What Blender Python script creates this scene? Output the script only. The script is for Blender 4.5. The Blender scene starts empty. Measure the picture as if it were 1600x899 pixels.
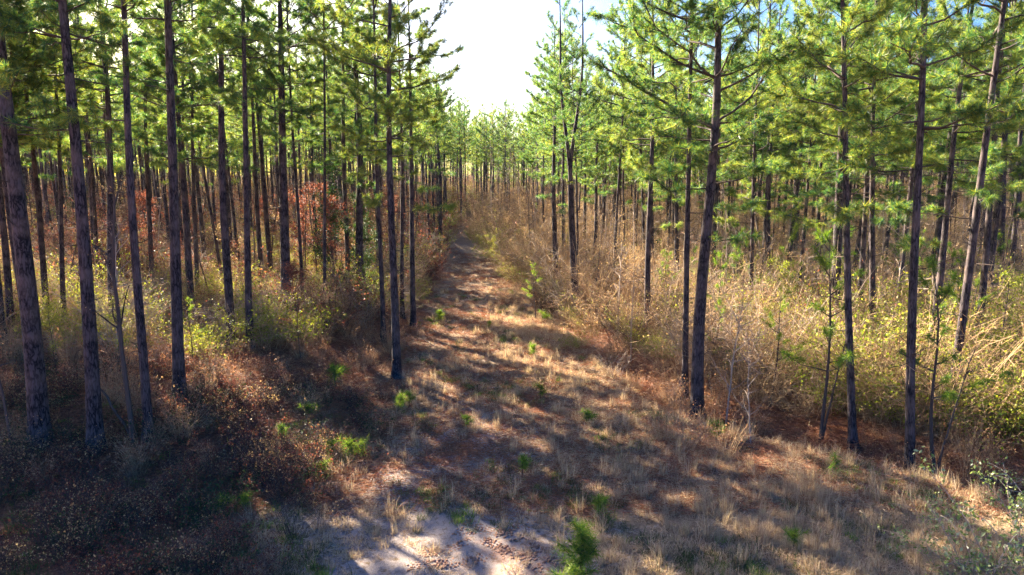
import bpy, math, random
import numpy as np
from mathutils import Vector, Euler

R = math.radians
S = bpy.context.scene
COL = S.collection

# ------------------------------------------------------------------ camera
CAM_H, FPX, PITCH = 6.0, 1042.0, 8.16
cam_d = bpy.data.cameras.new('camera')
cam_d.sensor_width = 36.0
cam_d.lens = 36.0 * FPX / 1600.0
cam_d.clip_start, cam_d.clip_end = 0.1, 3000
cam = bpy.data.objects.new('camera', cam_d)
cam.location = (0, 0, CAM_H)
cam.rotation_euler = (R(90 - PITCH), 0, 0)
COL.objects.link(cam)
S.camera = cam

# ------------------------------------------------------------------ light
SUN_AZ, SUN_EL = -43.0, 31.0          # azimuth left of the view direction (+Y), elevation
W = bpy.data.worlds.new('World'); S.world = W; W.use_nodes = True
wn = W.node_tree.nodes; wl = W.node_tree.links
bg = wn['Background']
sky = wn.new('ShaderNodeTexSky'); sky.sky_type = 'NISHITA'
sky.sun_disc = False
sky.sun_elevation = R(SUN_EL); sky.sun_rotation = R(SUN_AZ)
sky.air_density = 1.1; sky.dust_density = 3.8; sky.ozone_density = 3.0
hs = wn.new('ShaderNodeHueSaturation'); hs.inputs['Saturation'].default_value = 1.75; hs.inputs['Hue'].default_value = 0.52
wl.new(sky.outputs[0], hs.inputs['Color']); wl.new(hs.outputs[0], bg.inputs[0]); bg.inputs[1].default_value = 0.05
sl = bpy.data.lights.new('sun', 'SUN'); sl.energy = 5.0; sl.angle = R(0.45); sl.color = (1.0, 0.88, 0.70)
sun = bpy.data.objects.new('sun', sl); COL.objects.link(sun)
sdir = Vector((math.sin(R(SUN_AZ)) * math.cos(R(SUN_EL)), math.cos(R(SUN_AZ)) * math.cos(R(SUN_EL)), math.sin(R(SUN_EL))))
sun.rotation_euler = sdir.to_track_quat('Z', 'Y').to_euler()
sun.location = (-30, 30, 40)
S.view_settings.view_transform = 'Standard'; S.view_settings.look = 'None'
S.view_settings.gamma = 1.0; S.view_settings.exposure = 3.0
S.view_settings.use_curve_mapping = False
S.cycles.max_bounces = 5; S.cycles.diffuse_bounces = 1; S.cycles.glossy_bounces = 1
S.cycles.transmission_bounces = 2; S.cycles.transparent_max_bounces = 2
S.cycles.caustics_reflective = False; S.cycles.caustics_refractive = False
S.cycles.use_denoising = True; S.cycles.denoising_prefilter = 'NONE'
S.cycles.use_adaptive_sampling = True; S.cycles.adaptive_threshold = 0.02
S.cycles.volume_bounces = 0
S.cycles.sample_clamp_indirect = 6.0
S.cycles.debug_use_compact_bvh = False

# ------------------------------------------------------------------ maths
def sm(t):
    t = np.clip(t, 0, 1); return t * t * (3 - 2 * t)

def track_x(y):      # centre of the track
    return np.interp(y, [0, 10, 18, 25, 31, 37, 50, 62, 72, 82, 95, 400], [-1.0, -1.3, -1.0, -1.3, -2.3, -2.6, -3.2, -4.1, -4.3, -3.0, -0.6, 10])

def ditch_x(y):
    return np.interp(y, [10, 14, 17.5, 24, 32, 45, 100], [13, 9, 5.0, 3.8, 2.6, 1.2, 0])

def wob(x, y, s, k):
    return (np.sin(x * s + k) * np.cos(y * s * 1.13 + 1.7 * k) + 0.5 * np.sin(x * s * 2.3 + y * s * 1.9 + k * 3)) / 1.5

def HT(x, y):
    x = np.asarray(x, float); y = np.asarray(y, float)
    h = 2.4 * sm((y - 44) / 60.0)
    h = h + 0.16 * np.sin(y * 0.33 + x * .05) * sm((y - 20) / 12) * sm((90 - y) / 20)
    h = h + 9.0 * sm((y - 120) / 150.0)
    h = h + 1.0 * sm((-x - 3.5) / 4.5) * sm((y - 12.2) / 4.2)
    h = h + 0.9 * sm((x - 9) / 30.0) * sm((y - 20) / 30.0)
    h = h - 0.38 * np.exp(-((x - ditch_x(y)) / 0.8) ** 2) * sm((y - 9) / 4) * sm((60 - y) / 20)
    t = x - track_x(y)
    h = h - 0.05 * (np.exp(-((t - 0.85) / 0.35) ** 2) + np.exp(-((t + 0.85) / 0.35) ** 2))
    h = h + 0.07 * wob(x, y, 0.55, 1) + 0.035 * wob(x, y, 1.7, 2) + 0.02 * wob(x, y, 4.1, 5)
    return h

cp, sp_ = math.cos(R(PITCH)), math.sin(R(PITCH))
def ray(px, py):
    u = (px - 800) / FPX; v = (449.5 - py) / FPX
    return np.array([u, cp + v * sp_, -sp_ + v * cp])

def ground_at(px, py):
    d = ray(px, py); t = 5.0
    for _ in range(400):
        p = d * t
        if CAM_H + p[2] <= float(HT(p[0], p[1])): break
        t += 0.25
    lo, hi = t - 0.25, t
    for _ in range(20):
        m = (lo + hi) / 2; p = d * m
        if CAM_H + p[2] <= float(HT(p[0], p[1])): hi = m
        else: lo = m
    p = d * hi
    return p[0], p[1], float(HT(p[0], p[1]))

def at_depth(px, py, Y):           # point on the ray in the plane y = Y
    d = ray(px, py); t = Y / d[1]
    return d[0] * t, Y, CAM_H + d[2] * t

# ------------------------------------------------------------------ mesh building
class MB:
    """collects faces, then becomes one mesh"""
    def __init__(s): s.v = []; s.f = []; s.n = 0
    def add(s, verts, faces):
        verts = np.asarray(verts, np.float32); faces = np.asarray(faces, np.int64)
        if len(verts) == 0: return
        s.v.append(verts); s.f.append(faces + s.n); s.n += len(verts)
    def tube(s, path, rad, sides=5, cap=True):
        path = np.asarray(path, float); n = len(path); rad = np.asarray(rad, float)
        tan = np.gradient(path, axis=0); tan /= (np.linalg.norm(tan, axis=1, keepdims=True) + 1e-9)
        ref = np.array([1.0, 0, 0]) if abs(tan[0][0]) < 0.8 else np.array([0, 1.0, 0])
        a = np.cross(tan, ref); a /= (np.linalg.norm(a, axis=1, keepdims=True) + 1e-9)
        b = np.cross(tan, a)
        th = np.arange(sides) / sides * 2 * np.pi
        ring = path[:, None, :] + rad[:, None, None] * (np.cos(th)[None, :, None] * a[:, None, :] + np.sin(th)[None, :, None] * b[:, None, :])
        V = ring.reshape(-1, 3)
        i = np.arange(n - 1)[:, None] * sides; j = np.arange(sides)[None, :]; j2 = (j + 1) % sides
        F = np.stack([i + j, i + j2, i + sides + j2, i + sides + j], -1).reshape(-1, 4)
        s.add(V, F)
        if cap: s.add(V[-sides:][[0, 1, 2, 2] if sides == 3 else [0, 1, 2, 3]] if sides <= 4 else V[-sides:], [[0, 1, 2, 3]] if sides <= 4 else [[0, 1, 2, 3]])
    def blades(s, base, d, L, w, rng, droop=0.0):
        """thin triangles: N bases, unit directions, lengths, widths"""
        n = len(base); r = rng.normal(size=(n, 3)); side = np.cross(d, r); side /= (np.linalg.norm(side, axis=1, keepdims=True) + 1e-9)
        L = np.broadcast_to(L, (n,))[:, None]; w = np.broadcast_to(w, (n,))[:, None]
        tip = base + d * L; tip[:, 2] -= droop * L[:, 0]
        V = np.stack([base - side * w / 2, base + side * w / 2, tip], 1).reshape(-1, 3)
        s.add(V, np.arange(3 * n).reshape(n, 3))
    def bent_blades(s, base, d, L, w, rng, droop=0.3):
        n = len(base); r = rng.normal(size=(n, 3)); side = np.cross(d, r); side /= (np.linalg.norm(side, axis=1, keepdims=True) + 1e-9)
        L = np.broadcast_to(L, (n,))[:, None]; w = np.broadcast_to(w, (n,))[:, None]
        mid = base + d * L * 0.55
        d2 = d.copy(); d2[:, 2] -= droop * 2; d2 /= np.linalg.norm(d2, axis=1, keepdims=True)
        tip = mid + d2 * L * 0.45
        V = np.stack([base - side * w / 2, base + side * w / 2, mid + side * w * 0.35, mid - side * w * 0.35, tip], 1).reshape(-1, 3)
        k = np.arange(n)[:, None] * 5
        s.add(V, k + np.array([[0, 1, 2, 3]])); s.add(np.zeros((0, 3)), np.zeros((0, 3), int))
        s.v.append(np.zeros((0, 3), np.float32)); s.f.append((s.n - 5 * n) + k + np.array([[3, 2, 4]]))
    def leaves(s, pos, size, rng, flat=0.0):
        """small folded leaves (diamonds)"""
        n = len(pos); a = rng.normal(size=(n, 3)); a[:, 2] *= (1 - flat); a /= np.linalg.norm(a, axis=1, keepdims=True)
        r = rng.normal(size=(n, 3)); b = np.cross(a, r); b /= (np.linalg.norm(b, axis=1, keepdims=True) + 1e-9)
        sz = np.broadcast_to(size, (n,))[:, None] * rng.uniform(.6, 1.3, (n, 1))
        nn_ = np.cross(a, b) * sz * rng.uniform(-.16, .16, (n, 1)); V = np.stack([pos, pos + a * sz * .5 + b * sz * .28 + nn_, pos + a * sz - nn_, pos + a * sz * .5 - b * sz * .28 + nn_], 1).reshape(-1, 3)
        s.add(V, np.arange(4 * n).reshape(n, 4))
    def mesh(s, name, mat, smooth=False):
        me = bpy.data.meshes.new(name)
        V = np.concatenate(s.v); me.vertices.add(len(V)); me.vertices.foreach_set('co', V.ravel())
        ls, st, off = [], [], 0
        for f in s.f:
            if len(f) == 0: continue
            k = f.shape[1]; ls.append(f.ravel()); st.append(off + np.arange(len(f)) * k); off += f.size
        ls = np.concatenate(ls).astype(np.int32); st = np.concatenate(st).astype(np.int32)
        me.loops.add(len(ls)); me.loops.foreach_set('vertex_index', ls)
        me.polygons.add(len(st)); me.polygons.foreach_set('loop_start', st)
        if smooth: me.polygons.foreach_set('use_smooth', np.ones(len(st), bool))
        else: me.polygons.foreach_set('use_smooth', np.zeros(len(st), bool))
        me.update(calc_edges=True)
        if mat: me.materials.append(mat)
        return me

# ------------------------------------------------------------------ materials
def new_mat(name):
    m = bpy.data.materials.new(name); m.use_nodes = True
    nt = m.node_tree; nt.nodes.clear()
    return m, nt, nt.nodes, nt.links

def foliage(name, cols, trans=0.45, tcol=None, rough=0.55, spec=0.3, objvar=0.25):
    """leaf material: colour varies per leaf and per plant, light comes through"""
    m, nt, N, L = new_mat(name)
    out = N.new('ShaderNodeOutputMaterial')
    geo = N.new('ShaderNodeNewGeometry'); oi = N.new('ShaderNodeObjectInfo')
    mix = N.new('ShaderNodeMath'); mix.operation = 'MULTIPLY_ADD'
    L.new(oi.outputs['Random'], mix.inputs[0]); mix.inputs[1].default_value = objvar
    sc = N.new('ShaderNodeMath'); sc.operation = 'MULTIPLY'; L.new(geo.outputs['Random Per Island'], sc.inputs[0]); sc.inputs[1].default_value = 1 - objvar
    L.new(sc.outputs[0], mix.inputs[2])
    cr = N.new('ShaderNodeValToRGB'); L.new(mix.outputs[0], cr.inputs[0])
    els = cr.color_ramp.elements
    while len(els) < len(cols): els.new(0.5)
    for i, c in enumerate(cols):
        els[i].position = c[3] if len(c) > 3 else i / max(1, len(cols) - 1); els[i].color = (*c[:3], 1)
    df = N.new('ShaderNodeBsdfPrincipled'); df.inputs['Roughness'].default_value = rough
    df.inputs['Specular IOR Level'].default_value = spec
    L.new(cr.outputs[0], df.inputs['Base Color'])
    tr = N.new('ShaderNodeBsdfTranslucent')
    tm = N.new('ShaderNodeMix'); tm.data_type = 'RGBA'; tm.blend_type = 'MULTIPLY'; tm.inputs[0].default_value = 1
    L.new(cr.outputs[0], tm.inputs[6]); tm.inputs[7].default_value = (*(tcol or (1.5, 1.5, 1.0)), 1)
    L.new(tm.outputs[2], tr.inputs[0])
    ms = N.new('ShaderNodeMixShader'); ms.inputs[0].default_value = trans
    L.new(df.outputs[0], ms.inputs[1]); L.new(tr.outputs[0], ms.inputs[2]); L.new(ms.outputs[0], out.inputs[0])
    return m

def bark(name, c1, c2, c3, scale=1.0):
    m, nt, N, L = new_mat(name)
    out = N.new('ShaderNodeOutputMaterial'); bs = N.new('ShaderNodeBsdfPrincipled'); L.new(bs.outputs[0], out.inputs[0])
    tc = N.new('ShaderNodeTexCoord'); mp = N.new('ShaderNodeMapping'); mp.inputs['Scale'].default_value = (8.5 * scale, 8.5 * scale, 1.7 * scale)
    L.new(tc.outputs['Object'], mp.inputs[0])
    vo = N.new('ShaderNodeTexVoronoi'); vo.feature = 'DISTANCE_TO_EDGE'; vo.inputs['Scale'].default_value = 2.0
    no = N.new('ShaderNodeTexNoise'); no.inputs['Scale'].default_value = 3; no.inputs['Detail'].default_value = 5
    L.new(mp.outputs[0], no.inputs[0])
    ad = N.new('ShaderNodeMixRGB'); ad.blend_type = 'LINEAR_LIGHT'; ad.inputs[0].default_value = 0.45
    L.new(mp.outputs[0], ad.inputs[1]); L.new(no.outputs['Color'], ad.inputs[2]); L.new(ad.outputs[0], vo.inputs[0])
    cr = N.new('ShaderNodeValToRGB'); cr.color_ramp.elements[0].color = (*c1, 1); cr.color_ramp.elements[1].color = (*c2, 1)
    cr.color_ramp.elements[0].position = 0.02; cr.color_ramp.elements[1].position = 0.22
    L.new(vo.outputs['Distance'], cr.inputs[0])
    n2 = N.new('ShaderNodeTexNoise'); n2.inputs['Scale'].default_value = 2.2; n2.inputs['Detail'].default_value = 6; L.new(tc.outputs['Object'], n2.inputs[0])
    r2 = N.new('ShaderNodeValToRGB'); r2.color_ramp.elements[0].position = 0.45; r2.color_ramp.elements[1].position = 0.62
    L.new(n2.outputs['Fac'], r2.inputs[0])
    mx = N.new('ShaderNodeMixRGB'); L.new(r2.outputs[0], mx.inputs[0]); L.new(cr.outputs[0], mx.inputs[1]); mx.inputs[2].default_value = (*c3, 1)
    mxs = N.new('ShaderNodeMixRGB'); mxs.blend_type = 'MIX'; mxs.inputs[0].default_value = 0.45; L.new(cr.outputs[0], mxs.inputs[1]); L.new(mx.outputs[0], mxs.inputs[2])
    L.new(mxs.outputs[0], bs.inputs['Base Color']); bs.inputs['Roughness'].default_value = 0.85; bs.inputs['Specular IOR Level'].default_value = 0.25
    bp = N.new('ShaderNodeBump'); bp.inputs['Strength'].default_value = 1.0; bp.inputs['Distance'].default_value = 0.035
    L.new(cr.outputs[0], bp.inputs['Height']); L.new(bp.outputs[0], bs.inputs['Normal'])
    return m

def flat_mat(name, c, c2=None, rough=0.85):
    m, nt, N, L = new_mat(name)
    out = N.new('ShaderNodeOutputMaterial'); bs = N.new('ShaderNodeBsdfPrincipled'); L.new(bs.outputs[0], out.inputs[0])
    geo = N.new('ShaderNodeNewGeometry')
    mx = N.new('ShaderNodeMixRGB'); L.new(geo.outputs['Random Per Island'], mx.inputs[0]); mx.inputs[1].default_value = (*c, 1); mx.inputs[2].default_value = (*(c2 or c), 1)
    L.new(mx.outputs[0], bs.inputs['Base Color']); bs.inputs['Roughness'].default_value = rough; bs.inputs['Specular IOR Level'].default_value = 0.2
    return m

M = {}
M['bark'] = bark('pine_bark', (0.008, 0.006, 0.008), (0.085, 0.066, 0.070), (0.20, 0.14, 0.12))
M['limb'] = flat_mat('pine_limb', (0.05, 0.036, 0.032), (0.11, 0.08, 0.065))
M['needle'] = foliage('pine_needles', [(0.010, 0.065, 0.055, 0), (0.035, 0.125, 0.06, .3), (0.125, 0.195, 0.035, .60), (0.32, 0.335, 0.07, .92), (0.28, 0.15, 0.05, 1)], 0.58, (1.75, 1.6, 0.8), 0.42, 0.45)
M['seedling'] = foliage('seedling_needles', [(0.04, 0.12, 0.03), (0.10, 0.20, 0.03), (0.20, 0.27, 0.04), (0.25, 0.22, 0.07)], 0.5, (1.6, 1.6, 0.6))
M['twig'] = flat_mat('brush_twigs', (0.26, 0.14, 0.065), (0.62, 0.43, 0.24))
M['pale_twig'] = flat_mat('pale_twigs', (0.26, 0.19, 0.14), (0.48, 0.38, 0.30))
M['dark_twig'] = flat_mat('dark_stems', (0.05, 0.035, 0.03), (0.14, 0.10, 0.08))
M['tan_leaf'] = foliage('dry_leaves', [(0.16, 0.09, 0.04), (0.36, 0.23, 0.11), (0.50, 0.37, 0.20), (0.34, 0.31, 0.10)], 0.4, (1.4, 1.2, 0.9))
M['olive_leaf'] = foliage('olive_leaves', [(0.06, 0.10, 0.015), (0.19, 0.23, 0.025), (0.36, 0.38, 0.05), (0.38, 0.28, 0.09)], 0.45, (1.5, 1.5, 0.7))
M['red_leaf'] = foliage('red_brown_leaves', [(0.045, 0.024, 0.024), (0.11, 0.055, 0.045), (0.22, 0.085, 0.055), (0.22, 0.15, 0.09)], 0.45, (1.7, 1.1, 0.8))
M['dark_leaf'] = foliage('evergreen_leaves', [(0.012, 0.035, 0.012), (0.03, 0.065, 0.02), (0.06, 0.10, 0.025)], 0.3, (1.4, 1.5, 0.8))
M['green_leaf'] = foliage('green_leaves', [(0.08, 0.13, 0.02), (0.20, 0.27, 0.04), (0.36, 0.40, 0.10)], 0.5, (1.5, 1.5, 0.6))
M['pale_leaf'] = foliage('pale_leaves', [(0.05, 0.09, 0.02), (0.16, 0.22, 0.05), (0.34, 0.38, 0.14), (0.50, 0.50, 0.36)], 0.35, (1.3, 1.4, 0.8), 0.3, 0.6)
M['grass'] = foliage('dry_grass', [(0.18, 0.10, 0.06), (0.42, 0.29, 0.18), (0.64, 0.50, 0.34), (0.36, 0.31, 0.13)], 0.35, (1.2, 1.1, 0.9))
M['green_grass'] = foliage('green_grass', [(0.06, 0.12, 0.02), (0.13, 0.21, 0.04), (0.25, 0.27, 0.08)], 0.4, (1.4, 1.5, 0.7))
M['dark_grass'] = foliage('shade_darkened_grass', [(0.03, 0.05, 0.02), (0.06, 0.10, 0.03), (0.14, 0.11, 0.06)], 0.35, (1.3, 1.4, 0.8))  # dark green grass, colour darkened further to deepen the lower left shade
M['straw'] = foliage('pine_straw', [(0.12, 0.06, 0.035), (0.30, 0.12, 0.06), (0.48, 0.24, 0.12)], 0.25, (1.2, 1.0, 0.8))
M['sedge'] = foliage('broomsedge', [(0.26, 0.12, 0.06), (0.42, 0.22, 0.12), (0.50, 0.34, 0.2)], 0.35, (1.3, 1.1, 0.8))

def ground_material():
    m, nt, N, L = new_mat('ground')
    out = N.new('ShaderNodeOutputMaterial'); bs = N.new('ShaderNodeBsdfPrincipled'); L.new(bs.outputs[0], out.inputs[0])
    tc = N.new('ShaderNodeTexCoord')
    def noise(scale, detail=6, rough=0.6):
        n = N.new('ShaderNodeTexNoise'); n.inputs['Scale'].default_value = scale; n.inputs['Detail'].default_value = detail; n.inputs['Roughness'].default_value = rough
        L.new(tc.outputs['Object'], n.inputs[0]); return n
    def ramp(src, stops):
        r = N.new('ShaderNodeValToRGB'); L.new(src, r.inputs[0]); e = r.color_ramp.elements
        while len(e) < len(stops): e.new(0.5)
        for i, (p, c) in enumerate(stops): e[i].position = p; e[i].color = (*c, 1)
        return r
    def mixc(f, a, b):
        x = N.new('ShaderNodeMixRGB'); L.new(f, x.inputs[0]); L.new(a, x.inputs[1]); L.new(b, x.inputs[2]); return x
    def mask(attr, nscale, amt):
        a = N.new('ShaderNodeAttribute'); a.attribute_name = attr
        n = noise(nscale, 8, 0.7)
        s1 = N.new('ShaderNodeMath'); s1.operation = 'SUBTRACT'; L.new(n.outputs['Fac'], s1.inputs[0]); s1.inputs[1].default_value = 0.5
        s2 = N.new('ShaderNodeMath'); s2.operation = 'MULTIPLY_ADD'; L.new(s1.outputs[0], s2.inputs[0]); s2.inputs[1].default_value = amt; L.new(a.outputs['Fac'], s2.inputs[2])
        r = ramp(s2.outputs[0], [(0.35, (0, 0, 0)), (0.62, (1, 1, 1))]); return r.outputs[0]
    n1 = noise(14, 10, 0.75); n2 = noise(3.0, 8, 0.7); n3 = noise(60, 6, 0.8)
    straw = ramp(n1.outputs['Fac'], [(0.3, (0.07, 0.035, 0.022)), (0.5, (0.20, 0.095, 0.055)), (0.7, (0.33, 0.18, 0.10))])
    grass = ramp(n1.outputs['Fac'], [(0.3, (0.10, 0.07, 0.04)), (0.5, (0.26, 0.18, 0.11)), (0.7, (0.42, 0.31, 0.20))])
    sand = ramp(n3.outputs['Fac'], [(0.3, (0.12, 0.095, 0.08)), (0.5, (0.34, 0.28, 0.245)), (0.7, (0.50, 0.43, 0.38))])
    clay = ramp(n1.outputs['Fac'], [(0.3, (0.24, 0.12, 0.07)), (0.55, (0.38, 0.23, 0.16)), (0.7, (0.46, 0.33, 0.26))])
    c = mixc(mask('m_grass', 2.3, 0.9), straw.outputs[0], grass.outputs[0])
    c = mixc(mask('m_sand', 7.0, 2.0), c.outputs[0], sand.outputs[0])
    c = mixc(mask('m_clay', 3.0, 1.0), c.outputs[0], clay.outputs[0])
    L.new(c.outputs[0], bs.inputs['Base Color'])
    bs.inputs['Roughness'].default_value = 0.95; bs.inputs['Specular IOR Level'].default_value = 0.1
    b1 = N.new('ShaderNodeBump'); b1.inputs['Strength'].default_value = 0.8; b1.inputs['Distance'].default_value = 0.05
    ad = N.new('ShaderNodeMath'); ad.operation = 'ADD'; L.new(n1.outputs['Fac'], ad.inputs[0]); L.new(n3.outputs['Fac'], ad.inputs[1])
    L.new(ad.outputs[0], b1.inputs['Height']); L.new(b1.outputs[0], bs.inputs['Normal'])
    return m

# ------------------------------------------------------------------ object helpers
def link(o, parent=None):
    COL.objects.link(o)
    if parent is not None: o.parent = parent
    return o
def tag(o, label=None, cat=None, group=None, kind=None):
    if label: o['label'] = label
    if cat: o['category'] = cat
    if group: o['group'] = group
    if kind: o['kind'] = kind
    return o
def thing(name, loc, label, cat, group=None, rot=(0, 0, 0), scale=1.0):
    o = bpy.data.objects.new(name, None); o.empty_display_size = 0.3
    o.location = loc; o.rotation_euler = rot; o.scale = (scale,) * 3
    link(o); return tag(o, label, cat, group)
def part(name, me, parent, scale=None):
    o = bpy.data.objects.new(name, me)
    if scale: o.scale = scale
    return link(o, parent)

def merged(meshes, nm='clump'):
    """one mesh from several (keeps their materials)"""
    me = bpy.data.meshes.new(nm); vs, ls, st, mi, off, lo = [], [], [], [], 0, 0
    for k, m in enumerate(meshes):
        v = np.empty(len(m.vertices) * 3, np.float32); m.vertices.foreach_get('co', v); vs.append(v.reshape(-1, 3))
        l = np.empty(len(m.loops), np.int32); m.loops.foreach_get('vertex_index', l); ls.append(l + off)
        s = np.empty(len(m.polygons), np.int32); m.polygons.foreach_get('loop_start', s); st.append(s + lo)
        pi_ = np.empty(len(m.polygons), np.int32); m.polygons.foreach_get('material_index', pi_); mi.append(pi_ + len(me.materials)); off += len(m.vertices); lo += len(l)
        for q_ in m.materials: me.materials.append(q_)
    V = np.concatenate(vs); me.vertices.add(len(V)); me.vertices.foreach_set('co', V.ravel())
    l = np.concatenate(ls); me.loops.add(len(l)); me.loops.foreach_set('vertex_index', l)
    s = np.concatenate(st); me.polygons.add(len(s)); me.polygons.foreach_set('loop_start', s)
    me.polygons.foreach_set('material_index', np.concatenate(mi))
    me.update(calc_edges=True); return me

# ------------------------------------------------------------------ ground
def nonuni(segs):
    out = [np.arange(a, b, s) for a, b, s in segs]; return np.concatenate(out + [[segs[-1][1]]])
gx = nonuni([(-500, -60, 22), (-60, -26, 1.0), (-26, 26, 0.2), (26, 60, 1.0), (60, 500, 22)])
gy = nonuni([(-300, -20, 20), (-20, 6, 1.0), (6, 52, 0.2), (52, 140, 1.0), (140, 900, 25)])
X, Y = np.meshgrid(gx, gy); Z = HT(X, Y)
rg = np.random.default_rng(5)
fine = (abs(X) < 26) & (Y > 6) & (Y < 52)
Z = Z + np.where(fine, rg.normal(0, 0.012, X.shape), 0)
g = MB(); nx, ny = len(gx), len(gy)
i = np.arange(ny - 1)[:, None] * nx + np.arange(nx - 1)[None, :]
g.add(np.stack([X, Y, Z], -1).reshape(-1, 3), np.stack([i, i + 1, i + nx + 1, i + nx], -1).reshape(-1, 4))
gme = g.mesh('ground', ground_material(), True)

def left_edge(y):  return np.interp(y, [0, 9, 12, 15, 16.5, 22, 74, 400], [-9, -6.5, -5.0, -5.5, -6.2, -3.9, -6.2, -20])
def right_edge(y): return np.interp(y, [0, 9, 13, 17.6, 24, 32, 45, 70, 400], [40, 14, 9.5, 4.6, 3.3, 2.4, -0.4, -1.6, 0])
def grass_mask(x, y):
    l = sm((x - left_edge(y)) / 1.2 + 0.5); r = sm((right_edge(y) - x) / 1.2 + 0.5)
    return l * r
FX, FY = X.ravel(), Y.ravel()
mg = grass_mask(FX, FY)
tx = FX - track_x(FY)
wide = np.interp(FY, [6, 12, 18, 26, 60], [4.2, 3.4, 2.0, 1.0, 0.5])
ms = np.exp(-(tx / wide) ** 2) * np.interp(FY, [6, 16, 20, 30, 60], [0.68, 0.64, 0.36, 0.24, 0.26])
mc = np.exp(-((FX - 0.2) / 1.6) ** 2 - ((FY - 10.3) / 1.3) ** 2) * 0.5
for nm, arr in (('m_grass', mg), ('m_sand', ms), ('m_clay', mc)):
    at = gme.attributes.new(nm, 'FLOAT', 'POINT'); at.data.foreach_set('value', arr.astype(np.float32))
tag(link(bpy.data.objects.new('ground', gme)), kind='structure')

# ------------------------------------------------------------------ air
hz = MB(); (x0, x1), (y0, y1), (z0, z1) = (-540, 540), (-330, 930), (-4.0, 36.0)
hz.add([(x0, y0, z0), (x1, y0, z0), (x1, y1, z0), (x0, y1, z0), (x0, y0, z1), (x1, y0, z1), (x1, y1, z1), (x0, y1, z1)],
       [[0, 3, 2, 1], [4, 5, 6, 7], [0, 1, 5, 4], [1, 2, 6, 5], [2, 3, 7, 6], [3, 0, 4, 7]])
hm, nt_, N_, L_ = new_mat('haze'); ho = N_.new('ShaderNodeOutputMaterial'); hv = N_.new('ShaderNodeVolumePrincipled')
hv.inputs['Color'].default_value = (.75, .88, 1, 1); hv.inputs['Density'].default_value = 0.0001; hv.inputs['Anisotropy'].default_value = 0.2
L_.new(hv.outputs[0], ho.inputs['Volume'])
tag(link(bpy.data.objects.new('haze', hz.mesh('haze', hm))), kind='stuff')

# ------------------------------------------------------------------ tree generators
def unit(v): return v / (np.linalg.norm(v, axis=-1, keepdims=True) + 1e-9)

def tufts(mb, pos, d, rng, nn, w, L=0.19):
    pos = np.repeat(pos, nn, 0); dd = np.repeat(d, nn, 0)
    n = len(pos)
    back = rng.uniform(0, 0.16, (n, 1))
    nd = unit(dd * 0.65 + unit(rng.normal(size=(n, 3))) * 0.95)
    mb.blades(pos - dd * back, nd, rng.uniform(0.6, 1.25, n) * L, w, rng, 0.14)

def axis_fn(seed):
    r = random.Random(seed); a, b = r.uniform(.03, .10), r.uniform(0, 6); c, d = r.uniform(.02, .07), r.uniform(0, 6)
    return lambda z: np.stack([a * (np.sin(z * .42 + b) - math.sin(b)), c * (np.sin(z * .55 + d) - math.sin(d)), z], -1)

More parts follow.
